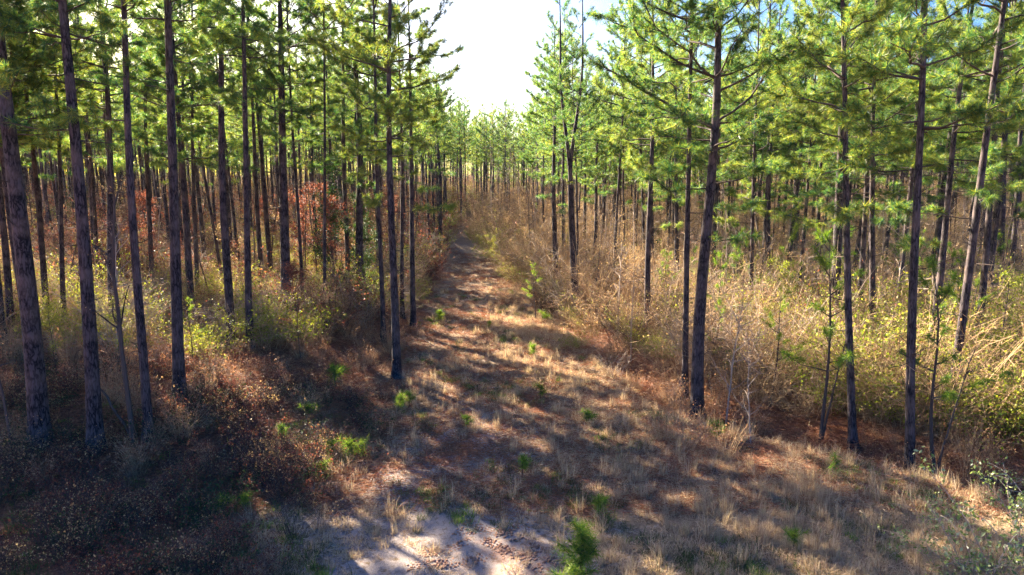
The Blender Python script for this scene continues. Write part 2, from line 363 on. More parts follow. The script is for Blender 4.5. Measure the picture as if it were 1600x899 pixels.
def pine_meshes(seed, height=16.0, cb=8.0, rc=2.2, nn=28, nw=0.010, kmul=1.0, fork=False, limbs=(), sides=10, low=0):
    """trunk, branches and needles of one pine; nominal trunk radius 0.13 m at breast height"""
    rng = np.random.default_rng(seed)
    ax = axis_fn(seed)
    tr, br, nd = MB(), MB(), MB()
    z = np.concatenate([[-0.25, 0, 0.12, 0.3], np.linspace(0.7, height - 0.1, 22)])
    def rad(z): return 0.138 * np.clip(1 - z / (height * 1.04), 0.03, 1) ** 0.8 + 0.085 * np.exp(-np.clip(z, 0, None) / 0.28)
    leaders = []
    if fork:
        zf = 7.1
        zz = z[z < zf + 0.3]; tr.tube(ax(zz), rad(zz), sides)
        for sgn in (-1, 1):
            z2 = np.linspace(zf - 0.2, height + sgn * 0.4, 14)
            f = (lambda s: (lambda q: ax(q) + np.stack([s * 0.36 * sm((np.asarray(q, float) - zf + .2) / 5.5), 0 * q, 0 * q], -1)))(sgn)
            tr.tube(f(z2), rad(z2) * 0.74, sides); leaders.append(f)
    else:
        tr.tube(ax(z), rad(z), sides); leaders.append(ax)
    TP, TD = [], []
    def branch(p0, az, el, L, r0, dens=1.0, bare=False, curve=0.5):
        n = 6; t = np.linspace(0, 1, n)
        e = el + curve * t; h = np.array([math.cos(az), math.sin(az)])
        wig = rng.normal(0, 0.05, (n, 3)) * L * t[:, None]
        st = L / (n - 1)
        pts = np.zeros((n, 3)); pts[0] = p0
        for k in range(1, n):
            pts[k] = pts[k - 1] + st * np.array([h[0] * math.cos(e[k]), h[1] * math.cos(e[k]), math.sin(e[k])])
        pts = pts + wig
        br.tube(pts, np.linspace(r0, r0 * 0.25, n), 4, False)
        if bare:
            for _ in range(3):
                s = rng.uniform(.4, .95); q = pts[0] + (pts[-1] - pts[0]) * s
                dv = unit(np.array([h[0], h[1], 0]) + rng.normal(0, .7, 3)); br.tube([q, q + dv * L * .3], [r0 * .35, r0 * .12], 3, False)
            return
        m = max(3, int((2.2 + L * 3.8) * dens))
        for s in np.linspace(0.36, 1.0, m):
            k = s * (n - 1); i0 = min(int(k), n - 2); q = pts[i0] + (pts[i0 + 1] - pts[i0]) * (k - i0)
            bd = unit(pts[i0 + 1] - pts[i0])
            sl_ = L * rng.uniform(.16, .38) * (1.25 - .6 * s)
            sd = unit(np.cross(bd, [0, 0, 1.0]) * rng.choice([-1, 1]) * rng.uniform(.5, 1.1) + bd * 0.9 + np.array([0, 0, rng.uniform(-.1, .6)]))
            if s > 0.98: sd = bd; sl_ = 0.08
            e1 = q + sd * sl_
            br.tube([q, (q + e1) / 2 + np.array([0, 0, -.01]), e1], [r0 * .32, r0 * .25, r0 * .16], 3, False)
            TP.append(e1); TD.append(sd)
            if sl_ > 0.28:
                TP.append(q + sd * sl_ * .55); TD.append(unit(sd + rng.normal(0, .5, 3)))
                if rng.random() < .7:
                    d3 = unit(sd + rng.normal(0, .6, 3)); TP.append(q + sd * sl_ * .6 + d3 * .14); TD.append(d3)
    for li, f in enumerate(leaders):
        zz = cb; azp = rng.uniform(0, 6.28)
        while zz < height - 0.25:
            t = (zz - cb) / (height - cb)
            prof = (0.62 + 0.38 * min(1, t * 4)) * max(0.0, 1 - t ** 1.9) + 0.16
            k = int(rng.choice([2, 2, 3, 4]) * kmul + .5)
            if fork: k = max(1, k - 1)
            for _ in range(k):
                azp += 2.4 + rng.normal(0, .5)
                L = rc * prof * rng.uniform(.5, 1.15) * (0.8 if fork else 1)
                p = f(np.array([zz + rng.uniform(-.15, .15)]))[0]
                branch(p, azp, R(-2 + 50 * t) + rng.normal(0, .12), L, 0.010 + .009 * L, curve=rng.uniform(.1, .6))
            zz += rng.uniform(.38, .80)
        TP.append(f(np.array([height]))[0]); TD.append(np.array([0, 0, 1.0]))
    for _ in range(low):            # lower living branches
        zl = rng.uniform(cb - 2.6, cb); branch(ax(np.array([zl]))[0], rng.uniform(0, 6.28), R(-5), rc * rng.uniform(.5, .95), .016, curve=.3, dens=.7)
    for _ in range(9):              # dead snags below the crown
        zl = rng.uniform(cb - 5, cb + .5); branch(ax(np.array([zl]))[0], rng.uniform(0, 6.28), rng.uniform(-.3, .4), rng.uniform(.25, 1.3), .012, bare=True)
    for _ in range(12 if sides > 8 else 0):   # broken stubs down the trunk
        zl = rng.uniform(1.8, cb); branch(ax(np.array([zl]))[0], rng.uniform(0, 6.28), rng.uniform(-.2, .5), rng.uniform(.16, .55), .014, bare=True)
    for (zl, az, el, L, r0) in limbs:
        branch(ax(np.array([zl]))[0], az, el, L, r0, dens=1.3, curve=.15)
    tufts(nd, np.array(TP), np.array(TD), rng, nn, nw, 0.22)
    if False: print('tufts', len(TP))
    return (tr.mesh('trunk', M['bark'], True), merged([br.mesh('branches', M['limb']), nd.mesh('needles', M['needle'])], 'crown'))

LODS = {}
def lod(kind, v):
    key = (kind, v)
    if key not in LODS:
        s = 100 + v * 7
        hh = [16, 15.2, 16.8, 15.6, 16.3, 16, 15.4, 16.4][v]; cb = [9.2, 8.6, 9.8, 9.2, 7.6, 7.4, 6.9, 7.9][v]; rc = [2.2, 2.0, 2.3, 1.9, 2.4, 2.2, 2.0, 2.3][v]
        p = dict(near=dict(nn=66, nw=0.0105, sides=12, low=4), mid=dict(nn=34, nw=0.018, sides=8, low=3), far=dict(nn=12, nw=0.042, sides=5, kmul=.9))[kind]
        LODS[key] = pine_meshes(s, hh, cb, rc, **p)
    return LODS[key]
SPECIAL = {
    'fork': lambda: pine_meshes(901, 16.6, 8.3, 2.0, 42, 0.012, fork=True, low=0, sides=12),
    'limby': lambda: pine_meshes(902, 15.5, 7.6, 2.7, 42, 0.012, sides=14, low=2,
             limbs=((8.1, math.pi * .97, R(24), 3.4, .045), (8.2, R(15), R(32), 2.9, .038), (6.6, R(20), R(8), 2.2, .024), (6.5, R(190), R(0), 1.8, .022), (9.3, R(200), R(30), 2.8, .034))),
}
for k in list(SPECIAL): SPECIAL[k] = SPECIAL[k]()

TREES = []      # (x, y) of everything standing, for spacing
def put_pine(x, y, z, label, group, meshes, lean=(0, 0), tw=1.0, sc=1.0, rz=0.0):
    o = thing('pine_tree', (x, y, z), label, 'pine tree', group)
    o.rotation_mode = 'XYZ'
    # spin first, then lean
    q = Euler((lean[1], lean[0], 0)).to_quaternion() @ Euler((0, 0, rz)).to_quaternion()
    o.rotation_euler = q.to_euler(); o.scale = (sc, sc, sc)
    part('trunk', meshes[0], o, (tw, tw, 1)); part('crown', meshes[1], o)
    TREES.append((x, y)); return o

# measured pines: base pixel, a second pixel higher on the trunk, trunk width px, label
# (px, py, px2, py2, w, label, kind)
NAMED = [
 (63, 697, -2, 60, 31, 'thickest pine, leaning trunk at the very left edge of the clearing bank'),
 (150, 704, 97, 20, 24, 'thick grey barked pine second from the left, base at the shaded bank'),
 (232, 686, 193, 20, 15, 'tall pine with a thinner stem right beside its foot'),
 (281, 624, 259, 20, 19, 'straight stout pine set back from the bank, strewn needles round its base'),
 (178, 520, 156, 90, 12, 'mid sized pine standing between the two thick leaning pines and the slim one'),
 (74, 500, 38, 90, 10, 'slim pine behind the thickest trunk on the left'),
 (100, 505, 86, 100, 8, 'thin pine rising behind red leaves near the left edge'),
 (362, 541, 344, 30, 12, 'pine of the close pair left of the pale brush, the left one'),
 (391, 546, 381, 70, 10, 'pine of the close pair left of the pale brush, the right one'),
 (447, 500, 438, 100, 14, 'stout dark pine rising behind the pale brush left of the track'),
 (508, 505, 506, 190, 5, 'very thin pine behind the pale brush left of the track'),
 (474, 490, 458, 150, 5, 'pencil thin leaning pine right of the stout dark one'),
 (620, 591, 612, 20, 12, 'tall lone pine with full crown at the left verge of the track'),
 (646, 512, 641, 230, 8, 'slimmer pine just behind the lone verge pine, nearer the track'),
 (629, 497, 626, 290, 6, 'thin pine half hidden behind the lone verge pine'),
 (599, 536, 591, 250, 7, 'slim dark pine left of the lone verge pine'),
 (566, 478, 558, 250, 12, 'dark pine among evergreen brush left of the lone verge pine'),
 (545, 470, 541, 230, 7, 'slim pine beside the dark evergreen brush left of the track'),
 (412, 468, 397, 200, 7, 'slim pine between the close pair and the stout dark pine'),
 (292, 468, 290, 210, 6, 'thin pine in red leaved brush right of the stout straight pine'),
 (309, 480, 305, 220, 6, 'second thin pine in red leaved brush right of the stout straight pine'),
 (352, 470, 315, 240, 5, 'thin pine leaning left behind the close pair'),
 (1090, 659, 1108, 20, 18, 'large pine with heavy spreading limbs at the right verge of the track'),
 (1070, 622, 1078, 150, 9, 'slim pine close behind the heavy limbed pine'),
 (900, 498, 896, 240, 11, 'pine whose trunk forks into two stems beside the track'),
 (868, 462, 868, 160, 8, 'straight pine just left of the forked pine'),
 (882, 440, 880, 200, 6, 'thin pine between the forked pine and its straight neighbour'),
 (1012, 533, 1018, 230, 9, 'slim pine standing alone in brush between the forked and heavy limbed pines'),
 (1113, 470, 1121, 160, 7, 'slender pine seen just right of the heavy limbed trunk'),
 (1193, 476, 1201, 200, 8, 'slim pine in tan brush right of the heavy limbed pine'),
 (1302, 572, 1318, 20, 14, 'dark thick pine behind the young pines on the right'),
 (1333, 699, 1325, 200, 11, 'pine with green sprigs low on its trunk, right part of the clearing edge'),
 (1362, 587, 1370, 100, 9, 'sunlit slim pine between the low sprigged pine and the edge pine'),
 (1422, 743, 1434, 200, 13, 'nearest straight pine on the right, base in shaded grass'),
 (1452, 500, 1492, 190, 12, 'pine leaning right behind the nearest right hand pine'),
 (1480, 667, 1550, 130, 12, 'strongly leaning dark pine near the right edge'),
 (1560, 480, 1577, 160, 9, 'slim pine close to the right edge beyond the strongly leaning one'),
 (1240, 440, 1247, 200, 8, 'dark slim pine left of the thick dark pine on the right'),
 (1272, 460, 1284, 200, 6, 'thin sunlit pine beside the thick dark pine on the right'),
 (955, 400, 958, 220, 6, 'thin pine far behind the forked pine'),
 (688, 400, 684, 240, 6, 'thin pine at the left side of the far track bend'),
 (1057, 470, 1056, 220, 7, 'slim pine left of the heavy limbed trunk, deeper in the stand'),
]
rn = random.Random(3)
NEAR_LABELS = {}
for i, (px, py, px2, py2, w, lab) in enumerate(NAMED):
    x, y, z = ground_at(px, py)
    x2, _, z2 = at_depth(px2, py2, y)
    lean = math.atan2(x2 - x, z2 - z)
    if 'forks' in lab: ms_, sc = SPECIAL['fork'], 1.0
    elif 'heavy spreading' in lab: ms_, sc = SPECIAL['limby'], 1.0
    else:
        k = 'near' if y < 36 else 'mid'; ms_ = lod(k, i % 5 if px < 1000 else 5 + i % 3); sc = rn.uniform(.94, 1.06)
    if 'lone pine with full' in lab: ms_ = lod('near', 4); sc = 0.94
    dist = math.hypot(y, x)
    rr = w / FPX * y / 2 * (.84 if px < 300 else 1)
    rz = 0.0 if ms_ in SPECIAL.values() else rn.uniform(0, 6.28)
    put_pine(x, y, z - 0.02, lab, None, ms_, (lean, rn.uniform(-.015, .015)), rr / 0.118 / sc, sc, rz)

# the rest of the stand
ZONES = {
 ('l', 0): ('slender pine in the shaded stand left of the track, behind the front trunks', 'pines in the left stand'),
 ('l', 1): ('thin distant pine deep in the left stand', 'distant pines of the left stand'),
 ('r', 0): ('slender pine in tan brush right of the track, behind the front trunks', 'pines in the right stand'),
 ('r', 1): ('thin distant pine deep in the right stand', 'distant pines of the right stand'),
}
cnt = 0
for yy in np.arange(19, 92, 1.0):
    pass
cands = []
yy = 20.0
while yy < 70:
    step = 3.25 if yy < 45 else 3.6
    xx = -yy * 0.80 - 2
    while xx < yy * 0.80 + 2:
        if True: cands.append((xx + rn.uniform(-1.3, 1.3), yy + rn.uniform(-1.3, 1.3))); xx += step
    yy += step
cands = [c for c in cands if not (c[0] < -5.5 and c[1] < 50)]
# left stand set in rows along the sun's heading to cast banded shade
for kk in range(-3, 10):
    pp = 8.2 + 5.5 * kk; tt = 0.0
    while tt < 70:
        q_ = pp + rn.gauss(0, .2); x = q_ * .731 - .682 * tt; y = q_ * .682 + .731 * tt
        tt += rn.uniform(1.9, 3.1)
        if x < -6 and 20 < y < 50 and not (13 < pp < 14 and rn.random() < .4): cands.append((x, y))
for (x, y) in cands:
    if abs(x) > y * 0.80 + 1: continue
    lo = np.interp(y, [0, 20, 30, 74, 95], [-6.3, -6.3, -6.0, -6.4, -5.5]); hi = np.interp(y, [0, 20, 32, 60, 95], [7.5, 7.5, 3.6, 3.2, 3.6])
    if lo < x < hi: continue
    if y < 26 and -12 < x < 9: continue
    if y > 71: continue
    if any((x - a) ** 2 + (y - b) ** 2 < 1.7 ** 2 for a, b in TREES): continue
    if False: continue      # a gap in the canopy lights the foreground
    if rn.random() < (0.10 if x < 0 else 0.08): continue
    z = float(HT(x, y)); side = 'l' if x < 0 else 'r'; f = 0 if y < 48 else 1
    lab, grp = ZONES[(side, f)]
    k = 'near' if y < 30 else ('mid' if y < 55 else 'far')
    sc = rn.uniform(.88, 1.10)
    put_pine(x, y, z - .03, lab, grp, lod(k, rn.randrange(5) if x < 3 else rn.randrange(4, 8)), (rn.gauss(0, .025), rn.gauss(0, .02)), rn.uniform(.65, 1.1), sc, rn.uniform(0, 6.28))
    cnt += 1
# verge pines along the far track
for (x, y) in [(-6.2, 50), (-6.6, 57), (-5.8, 64), (-6.9, 71), (-5.9, 78), (2.9, 46), (2.5, 53), (2.9, 60), (2.6, 67), (3.2, 39)]:
    if any((x - a) ** 2 + (y - b) ** 2 < 1.5 ** 2 for a, b in TREES): continue
    put_pine(x, y, float(HT(x, y)) - .03, 'pine lining the far stretch of the track, its crown against the open sky', 'pines lining the far track', lod('mid' if y < 60 else 'far', rn.randrange(5)), (rn.gauss(0, .02), 0), rn.uniform(.7, 1.0), rn.uniform(.86, 1.0), rn.uniform(0, 6.28))
# shade casters added for the dark lower left: pines standing just left of the view
DENSE = [pine_meshes(960 + v, 16, 6.6, 2.9, nn=44, nw=.015, sides=12, kmul=1.5) for v in range(2)]
for (x, y) in [(-15.9, 21.6), (-17.6, 24.0), (-17.0, 20.0), (-19.2, 22.2), (-20.8, 26.2), (-21.6, 24.0), (-22.9, 27.9), (-12.4, 25.4), (-20.6, 19.6), (-18.8, 17.6)]:
    put_pine(x, y, float(HT(x, y)) - .03, 'dense crowned pine added at the far left of the stand for shade', 'dense pines added at the far left of the stand for shade', DENSE[rn.randrange(2)], (rn.gauss(0, .02), 0), rn.uniform(.8, 1.1), rn.uniform(.92, 1.05), rn.uniform(0, 6.28))
open('/tmp/n.txt','w').write(str((len(TREES),cnt))); print('PINES', len(TREES), cnt)

# ------------------------------------------------------------------ instanced stuff
def scatter(name, pts, rot, scl, idx, protos, kind='stuff'):
    """one object: points carrying copies of a few small clump meshes"""
    pc = bpy.data.collections.new(name + '_clumps')
    for k, me in enumerate(protos):
        pc.objects.link(bpy.data.objects.new('%s_clump_%02d' % (name, k), me))
    me = bpy.data.meshes.new(name); n = len(pts)
    me.vertices.add(n); me.vertices.foreach_set('co', np.asarray(pts, np.float32).ravel())
    a = me.attributes.new('rot', 'FLOAT_VECTOR', 'POINT'); a.data.foreach_set('vector', np.asarray(rot, np.float32).ravel())
    a = me.attributes.new('scl', 'FLOAT_VECTOR', 'POINT'); a.data.foreach_set('vector', np.asarray(scl, np.float32).ravel())
    a = me.attributes.new('pick', 'INT', 'POINT'); a.data.foreach_set('value', np.asarray(idx, np.int32))
    o = link(bpy.data.objects.new(name, me)); o['kind'] = kind
    ng = bpy.data.node_groups.new(name, 'GeometryNodeTree')
    ng.interface.new_socket('Geometry', in_out='INPUT', socket_type='NodeSocketGeometry')
    ng.interface.new_socket('Geometry', in_out='OUTPUT', socket_type='NodeSocketGeometry')
    N, L = ng.nodes, ng.links
    gi = N.new('NodeGroupInput'); go = N.new('NodeGroupOutput')
    ip = N.new('GeometryNodeInstanceOnPoints'); ci = N.new('GeometryNodeCollectionInfo')
    ci.inputs['Collection'].default_value = pc
    ci.inputs['Separate Children'].default_value = True; ci.inputs['Reset Children'].default_value = True
    def attr(nm, ty):
        q = N.new('GeometryNodeInputNamedAttribute'); q.data_type = ty; q.inputs[0].default_value = nm
        return q.outputs[0]
    L.new(gi.outputs[0], ip.inputs['Points']); L.new(ci.outputs[0], ip.inputs['Instance'])
    ip.inputs['Pick Instance'].default_value = True
    L.new(attr('pick', 'INT'), ip.inputs['Instance Index'])
    L.new(attr('rot', 'FLOAT_VECTOR'), ip.inputs['Rotation']); L.new(attr('scl', 'FLOAT_VECTOR'), ip.inputs['Scale'])
    L.new(ip.outputs[0], go.inputs[0])
    md = o.modifiers.new('clumps', 'NODES'); md.node_group = ng
    return o

# far-off wood: one mass
rng = np.random.default_rng(11)
fp = []
far_protos = [merged(lod('far', v)) for v in range(5)] + [merged(pine_meshes(950 + v, 15.5, 5.2, 2.1, nn=8, nw=.036, sides=5, kmul=.85)) for v in range(3)]
yy = 71.0
while yy < 250:
    step = 3.4 if yy < 120 else 6.0
    for xx in np.arange(-yy * 0.85, yy * 0.85, step):
        x = xx + rng.uniform(-1.6, 1.6); y = yy + rng.uniform(-1.6, 1.6)
        if y < 84 and -6.2 < x < 2.6: continue
        fp.append((x, y))
    yy += step
fp = np.array(fp); n = len(fp)
s_ = rng.uniform(.85, 1.12, n) * np.where((fp[:, 0] > -9) & (fp[:, 0] < 8), .92, 1.0)
o = scatter('far_woods', np.c_[fp, HT(fp[:, 0], fp[:, 1]) - .05], np.c_[np.zeros((n, 2)), rng.uniform(0, 6.28, n)], np.c_[s_, s_, s_], np.where(fp[:, 1] > 104, rng.integers(0, 8, n), rng.integers(0, 5, n)), far_protos)
tag(o, 'far off pine wood closing the view at the end of the track', 'woods')

# ------------------------------------------------------------------ brush prototypes
def brush(seed, h=1.6, r=1.0, stems=30, leaves=500, lsize=.05, stem_mat='twig', leaf_mat='tan_leaf', sr=.006, arch=.6, twigs=5, lo=0.15, top=False):
    rng = np.random.default_rng(seed); st, lf = MB(), MB(); P = []
    for _ in range(stems):
        az = rng.uniform(0, 6.28); b = rng.uniform(0, r * .55); p = np.array([math.cos(az) * b, math.sin(az) * b, -.05])
        el = rng.uniform(1.0, 1.5); L = h * rng.uniform(.55, 1.15); a2 = az + rng.normal(0, .8); n = 7; pts = [p]
        cv = arch * rng.uniform(.2, 1.6)
        for k in range(1, n):
            el -= cv / n; a2 += rng.normal(0, .15)
            p = p + L / (n - 1) * np.array([math.cos(a2) * math.cos(el), math.sin(a2) * math.cos(el), math.sin(el)]) + rng.normal(0, .012, 3); pts.append(p)
        pts = np.array(pts); st.tube(pts, np.linspace(sr, sr * .4, n), 3, False)
        P.append(pts[2:])
        for _ in range(twigs):
            k = rng.integers(1, n - 1); q = pts[k]; d = unit(np.array([rng.normal(), rng.normal(), rng.uniform(-.1, 1)]))
            l2 = L * rng.uniform(.15, .4); m_ = q + d * l2 * .5 + rng.normal(0, .03, 3); e = m_ + unit(d + rng.normal(0, .4, 3)) * l2 * .5
            st.tube([q, m_, e], [sr * .5, sr * .4, sr * .25], 3, False); P.append(np.array([m_, e, (m_ + e) / 2]))
    P = np.concatenate(P)
    P = P[P[:, 2] > lo * h]
    if leaves:
        w = (P[:, 2] / h) ** 1.0 if top else np.ones(len(P)); w = w / w.sum()
        q = P[rng.choice(len(P), leaves, p=w)] + rng.normal(0, lsize * .9, (leaves, 3))
        lf.leaves(q, lsize, rng)
        return st.mesh('stems', M[stem_mat]), lf.mesh('leaves', M[leaf_mat])
    return (st.mesh('stems', M[stem_mat]),)

BR = {
 'tan': [brush(20 + i, 2.0, 1.0, 50, 230, .05, 'twig', 'tan_leaf', .0062, .7, 9) for i in range(4)],
 'olive': [brush(30 + i, 1.6, .9, 30, 1500, .052, 'twig', 'olive_leaf', .006, 1.0, 6) for i in range(3)],
 'red': [brush(40 + i, 1.7, .9, 24, 800, .055, 'dark_twig', 'red_leaf', .007, .7, 6) for i in range(3)],
 'brown': [brush(120 + i, 2.2, .9, 34, 420, .05, 'dark_twig', ['tan_leaf', 'red_leaf', 'olive_leaf'][i], .007, .5, 7) for i in range(3)],
 'bare': [brush(50 + i, 2.3, .8, 22, 60, .04, 'pale_twig', 'tan_leaf', .008, .8, 9) for i in range(3)],
 'green': [brush(60 + i, 1.5, .8, 18, 1000, .06, 'dark_twig', 'green_leaf', .006, .6, 6) for i in range(2)],
 'dark': [brush(70 + i, 3.2, .8, 26, 3200, .07, 'dark_twig', 'dark_leaf', .012, .5, 8, lo=.05) for i in range(2)],
 'sedge': [brush(80 + i, 1.1, .35, 46, 200, .05, 'twig', 'sedge', .004, .25, 2, lo=.4) for i in range(2)],
 'whiteleaf': [brush(90 + i, 1.9, 1.1, 13, 750, .085, 'pale_twig', 'pale_leaf', .011, 1.0, 5, top=True) for i in range(2)],
}
BM = {k: [merged(m) for m in v] for k, v in BR.items()}

# ------------------------------------------------------------------ understory: small broadleaf trees
def small_tree(seed, h, r, leaves, lsize, leaf_mat, bark_mat='dark_twig', nb=14, cb=.3, tr=.03):
    rng = np.random.default_rng(seed); tk, lf = MB(), MB(); n = 9
    z = np.linspace(-.15, h, n); c = np.c_[np.cumsum(rng.normal(0, .05, n)) * h * .12, np.cumsum(rng.normal(0, .05, n)) * h * .12, z]
    tk.tube(c, np.linspace(tr, tr * .25, n), 6, False); P = [c[-2:]]
    for _ in range(nb):
        t = rng.uniform(cb, .95); k = t * (n - 1); i0 = min(int(k), n - 2); q = c[i0] + (c[i0 + 1] - c[i0]) * (k - i0)
        az = rng.uniform(0, 6.28); el = rng.uniform(.3, 1.0); L = r * rng.uniform(.5, 1.1) * (1.15 - .6 * t); p = q; pts = [q]
        for j in range(4):
            el += rng.normal(0, .15); az += rng.normal(0, .25)
            p = p + L / 4 * np.array([math.cos(az) * math.cos(el), math.sin(az) * math.cos(el), math.sin(el)]); pts.append(p)
        pts = np.array(pts); tk.tube(pts, np.linspace(tr * .45, tr * .12, 5), 4, False); P.append(pts[1:])
        for _ in range(6):
            q2 = pts[rng.integers(1, 5)]; d = unit(rng.normal(size=3) + [0, 0, .4]); l2 = L * rng.uniform(.15, .4)
            m_ = q2 + d * l2 * .5; e = m_ + unit(d + rng.normal(0, .4, 3)) * l2 * .5
            tk.tube([q2, m_, e], [tr * .14, tr * .1, tr * .06], 3, False); P.append(np.array([m_, e, (m_ + e) / 2]))
    P = np.concatenate(P)
    q = P[rng.integers(0, len(P), leaves)] + rng.normal(0, lsize * 1.3, (leaves, 3)); lf.leaves(q, lsize, rng)
    return tk.mesh('trunk', M[bark_mat]), lf.mesh('crown', M[leaf_mat])

def zone_points(n, xr, yr, test, rng):
    x = rng.uniform(*xr, n * 3); y = rng.uniform(*yr, n * 3)
    ok = (abs(x) < y * .80 + 3) & test(x, y); x, y = x[ok][:n], y[ok][:n]
    return x, y

# patchiness field
def patch(x, y, s, k): return 0.5 + 0.5 * wob(x, y, s, k)
def brush_scatter(name, label, specs, seed):
    rng = np.random.default_rng(seed); allp, allr, alls, alli, protos, base = [], [], [], [], [], 0
    for kind, n, xr, yr, test, smin, smax in specs:
        x, y = zone_points(n, xr, yr, test, rng); m = len(x)
        s = rng.uniform(smin, smax, m) * (1 + .35 * np.clip((y - 30) / 40, 0, 1))
        allp.append(np.c_[x, y, HT(x, y) - .03]); allr.append(np.c_[rng.normal(0, .12, (m, 2)), rng.uniform(0, 6.28, m)])
        alls.append(np.c_[s * 1.05, s * 1.05, s * rng.uniform(.8, 1.45, m)]); alli.append(base + rng.integers(0, len(BM[kind]), m))
        protos += BM[kind]; base += len(BM[kind])
    o = scatter(name, np.concatenate(allp), np.concatenate(allr), np.concatenate(alls), np.concatenate(alli), protos)
    tag(o, label, 'undergrowth'); return o
def rtest(x, y): # right stand
    e = np.interp(y, [12, 14.5, 18.5, 20, 24, 32, 45, 62, 80, 100], [14, 11.5, 6.6, 5.4, 4.2, 2.4, -.4, -2.5, -5.5, -7]); return x > e + .5 * patch(x, y, 1.3, 2)
def ltest(x, y):
    e = np.interp(y, [17.5, 22, 30, 60, 100], [-10.5, -6.4, -5.0, -6.2, -7]); return (y > 18.5) & (x < e)
def rdeep(x, y): return rtest(x, y) & (y > 19 + .0 * x)
brush_scatter('tan_undergrowth', 'tangled tan leafless brush filling the stand right of the track', [
    ('tan', 1900, (-4, 80), (14, 95), lambda x, y: rtest(x, y) & (patch(x, y, .55, 4) > .30), .5, 1.6),
    ('bare', 420, (0, 70), (17, 70), rdeep, .7, 1.6),
    ('brown', 800, (-4, 80), (16, 90), lambda x, y: rtest(x, y) & (patch(x, y, .8, 6) > .45), .5, 1.4),
    ('olive', 150, (-4, 3.5), (30, 85), lambda x, y: rtest(x, y), .4, .95),
    ('green', 60, (-4, 3.5), (34, 85), lambda x, y: rtest(x, y), .5, 1.0),
], 1)
brush_scatter('vine_undergrowth', 'yellow green vines and leafy brush among the right hand trunks', [
    ('olive', 620, (-3, 70), (15, 90), lambda x, y: rtest(x, y) & (patch(x, y, .42, 9) > .55), .5, 1.35),
    ('olive', 170, (8.5, 30), (13.5, 27), lambda x, y: rtest(x - .8, y) & (x > 8.5 + (y - 14) * .1), .9, 1.7),
    ('green', 110, (8, 34), (14, 34), lambda x, y: rtest(x - 1, y), .6, 1.3),
    ('green', 120, (0, 50), (16, 60), rtest, .5, 1.1),
], 2)
brush_scatter('red_undergrowth', 'red brown leafy brush under the pines left of the track', [
    ('red', 900, (-80, -4), (19, 95), lambda x, y: ltest(x, y) & (y > 23) & (patch(x, y, .33, 7) > .4), .6, 1.7),
    ('dark', 70, (-70, -6), (30, 80), lambda x, y: ltest(x, y), .35, .8),
    ('tan', 900, (-70, -4), (19, 90), lambda x, y: ltest(x, y), .4, 1.05),
    ('olive', 600, (-60, -4), (19, 80), lambda x, y: ltest(x, y) & (patch(x, y, .5, 3) > .45), .4, 1.3),
    ('bare', 260, (-60, -4), (19, 60), ltest, .4, 1.1),
], 3)

# the wood's own understory far off, so that the view closes under the crowns
brush_scatter('far_thicket', 'brownish thicket under the far off pines', [
    ('tan', 1300, (-150, 150), (84, 190), lambda x, y: (x > 3) | (x < -6) | (y > 98), 1.0, 1.9),
    ('red', 800, (-150, 10), (84, 190), lambda x, y: (x < -6) | (y > 98), 1.0, 1.9),
    ('olive', 900, (-150, 150), (84, 190), lambda x, y: (x > 3) | (x < -6) | (y > 98), 1.0, 2.0),
    ('dark', 160, (-150, 150), (90, 190), lambda x, y: (x > 3) | (x < -6) | (y > 98), .5, .9),
], 4)

# thin tan and red brown saplings too many to count, standing through the brush
SAP = {'t': [small_tree(600 + i, 5.5, 1.2, 420, .07, 'tan_leaf', 'twig', 18, .12, .028) for i in range(3)],
       'r': [small_tree(610 + i, 5.2, 1.3, 900, .07, 'red_leaf', 'dark_twig', 16, .15, .028) for i in range(2)]}
SAP['p'] = [small_tree(620 + i, 10.0, 1.0, 50, .06, 'tan_leaf', ['dark_twig', 'pale_twig', 'dark_twig'][i], 9, .35, .055) for i in range(3)]
SAPM = [merged(m) for m in SAP['t'] + SAP['r'] + SAP['p']]
rg2 = np.random.default_rng(88)
x, y = zone_points(1150, (-2, 75), (24, 95), lambda x, y: rtest(x - 1.5, y) & (y > 24 + .0 * x), rg2)
x2, y2 = zone_points(700, (-75, -5), (26, 95), lambda x, y: ltest(x + 1.0, y), rg2)
m1, m2 = len(x), len(x2); xx_, yy_ = np.r_[x, x2], np.r_[y, y2]; sc_ = rg2.uniform(.45, 1.0, m1 + m2) * np.interp(yy_, [24, 45, 70], [.7, .95, 1.15])
o = scatter('sapling_thicket', np.c_[xx_, yy_, HT(xx_, yy_) - .05], np.c_[rg2.normal(0, .09, (m1 + m2, 2)), rg2.uniform(0, 6.28, m1 + m2)], np.c_[sc_, sc_, sc_], np.where(rg2.random(m1 + m2) < .42, rg2.integers(5, 8, m1 + m2), np.r_[rg2.integers(0, 3, m1), rg2.integers(1, 5, m2)]), SAPM)
tag(o, 'dense thin dry saplings standing through the brush under the pines', 'thicket')

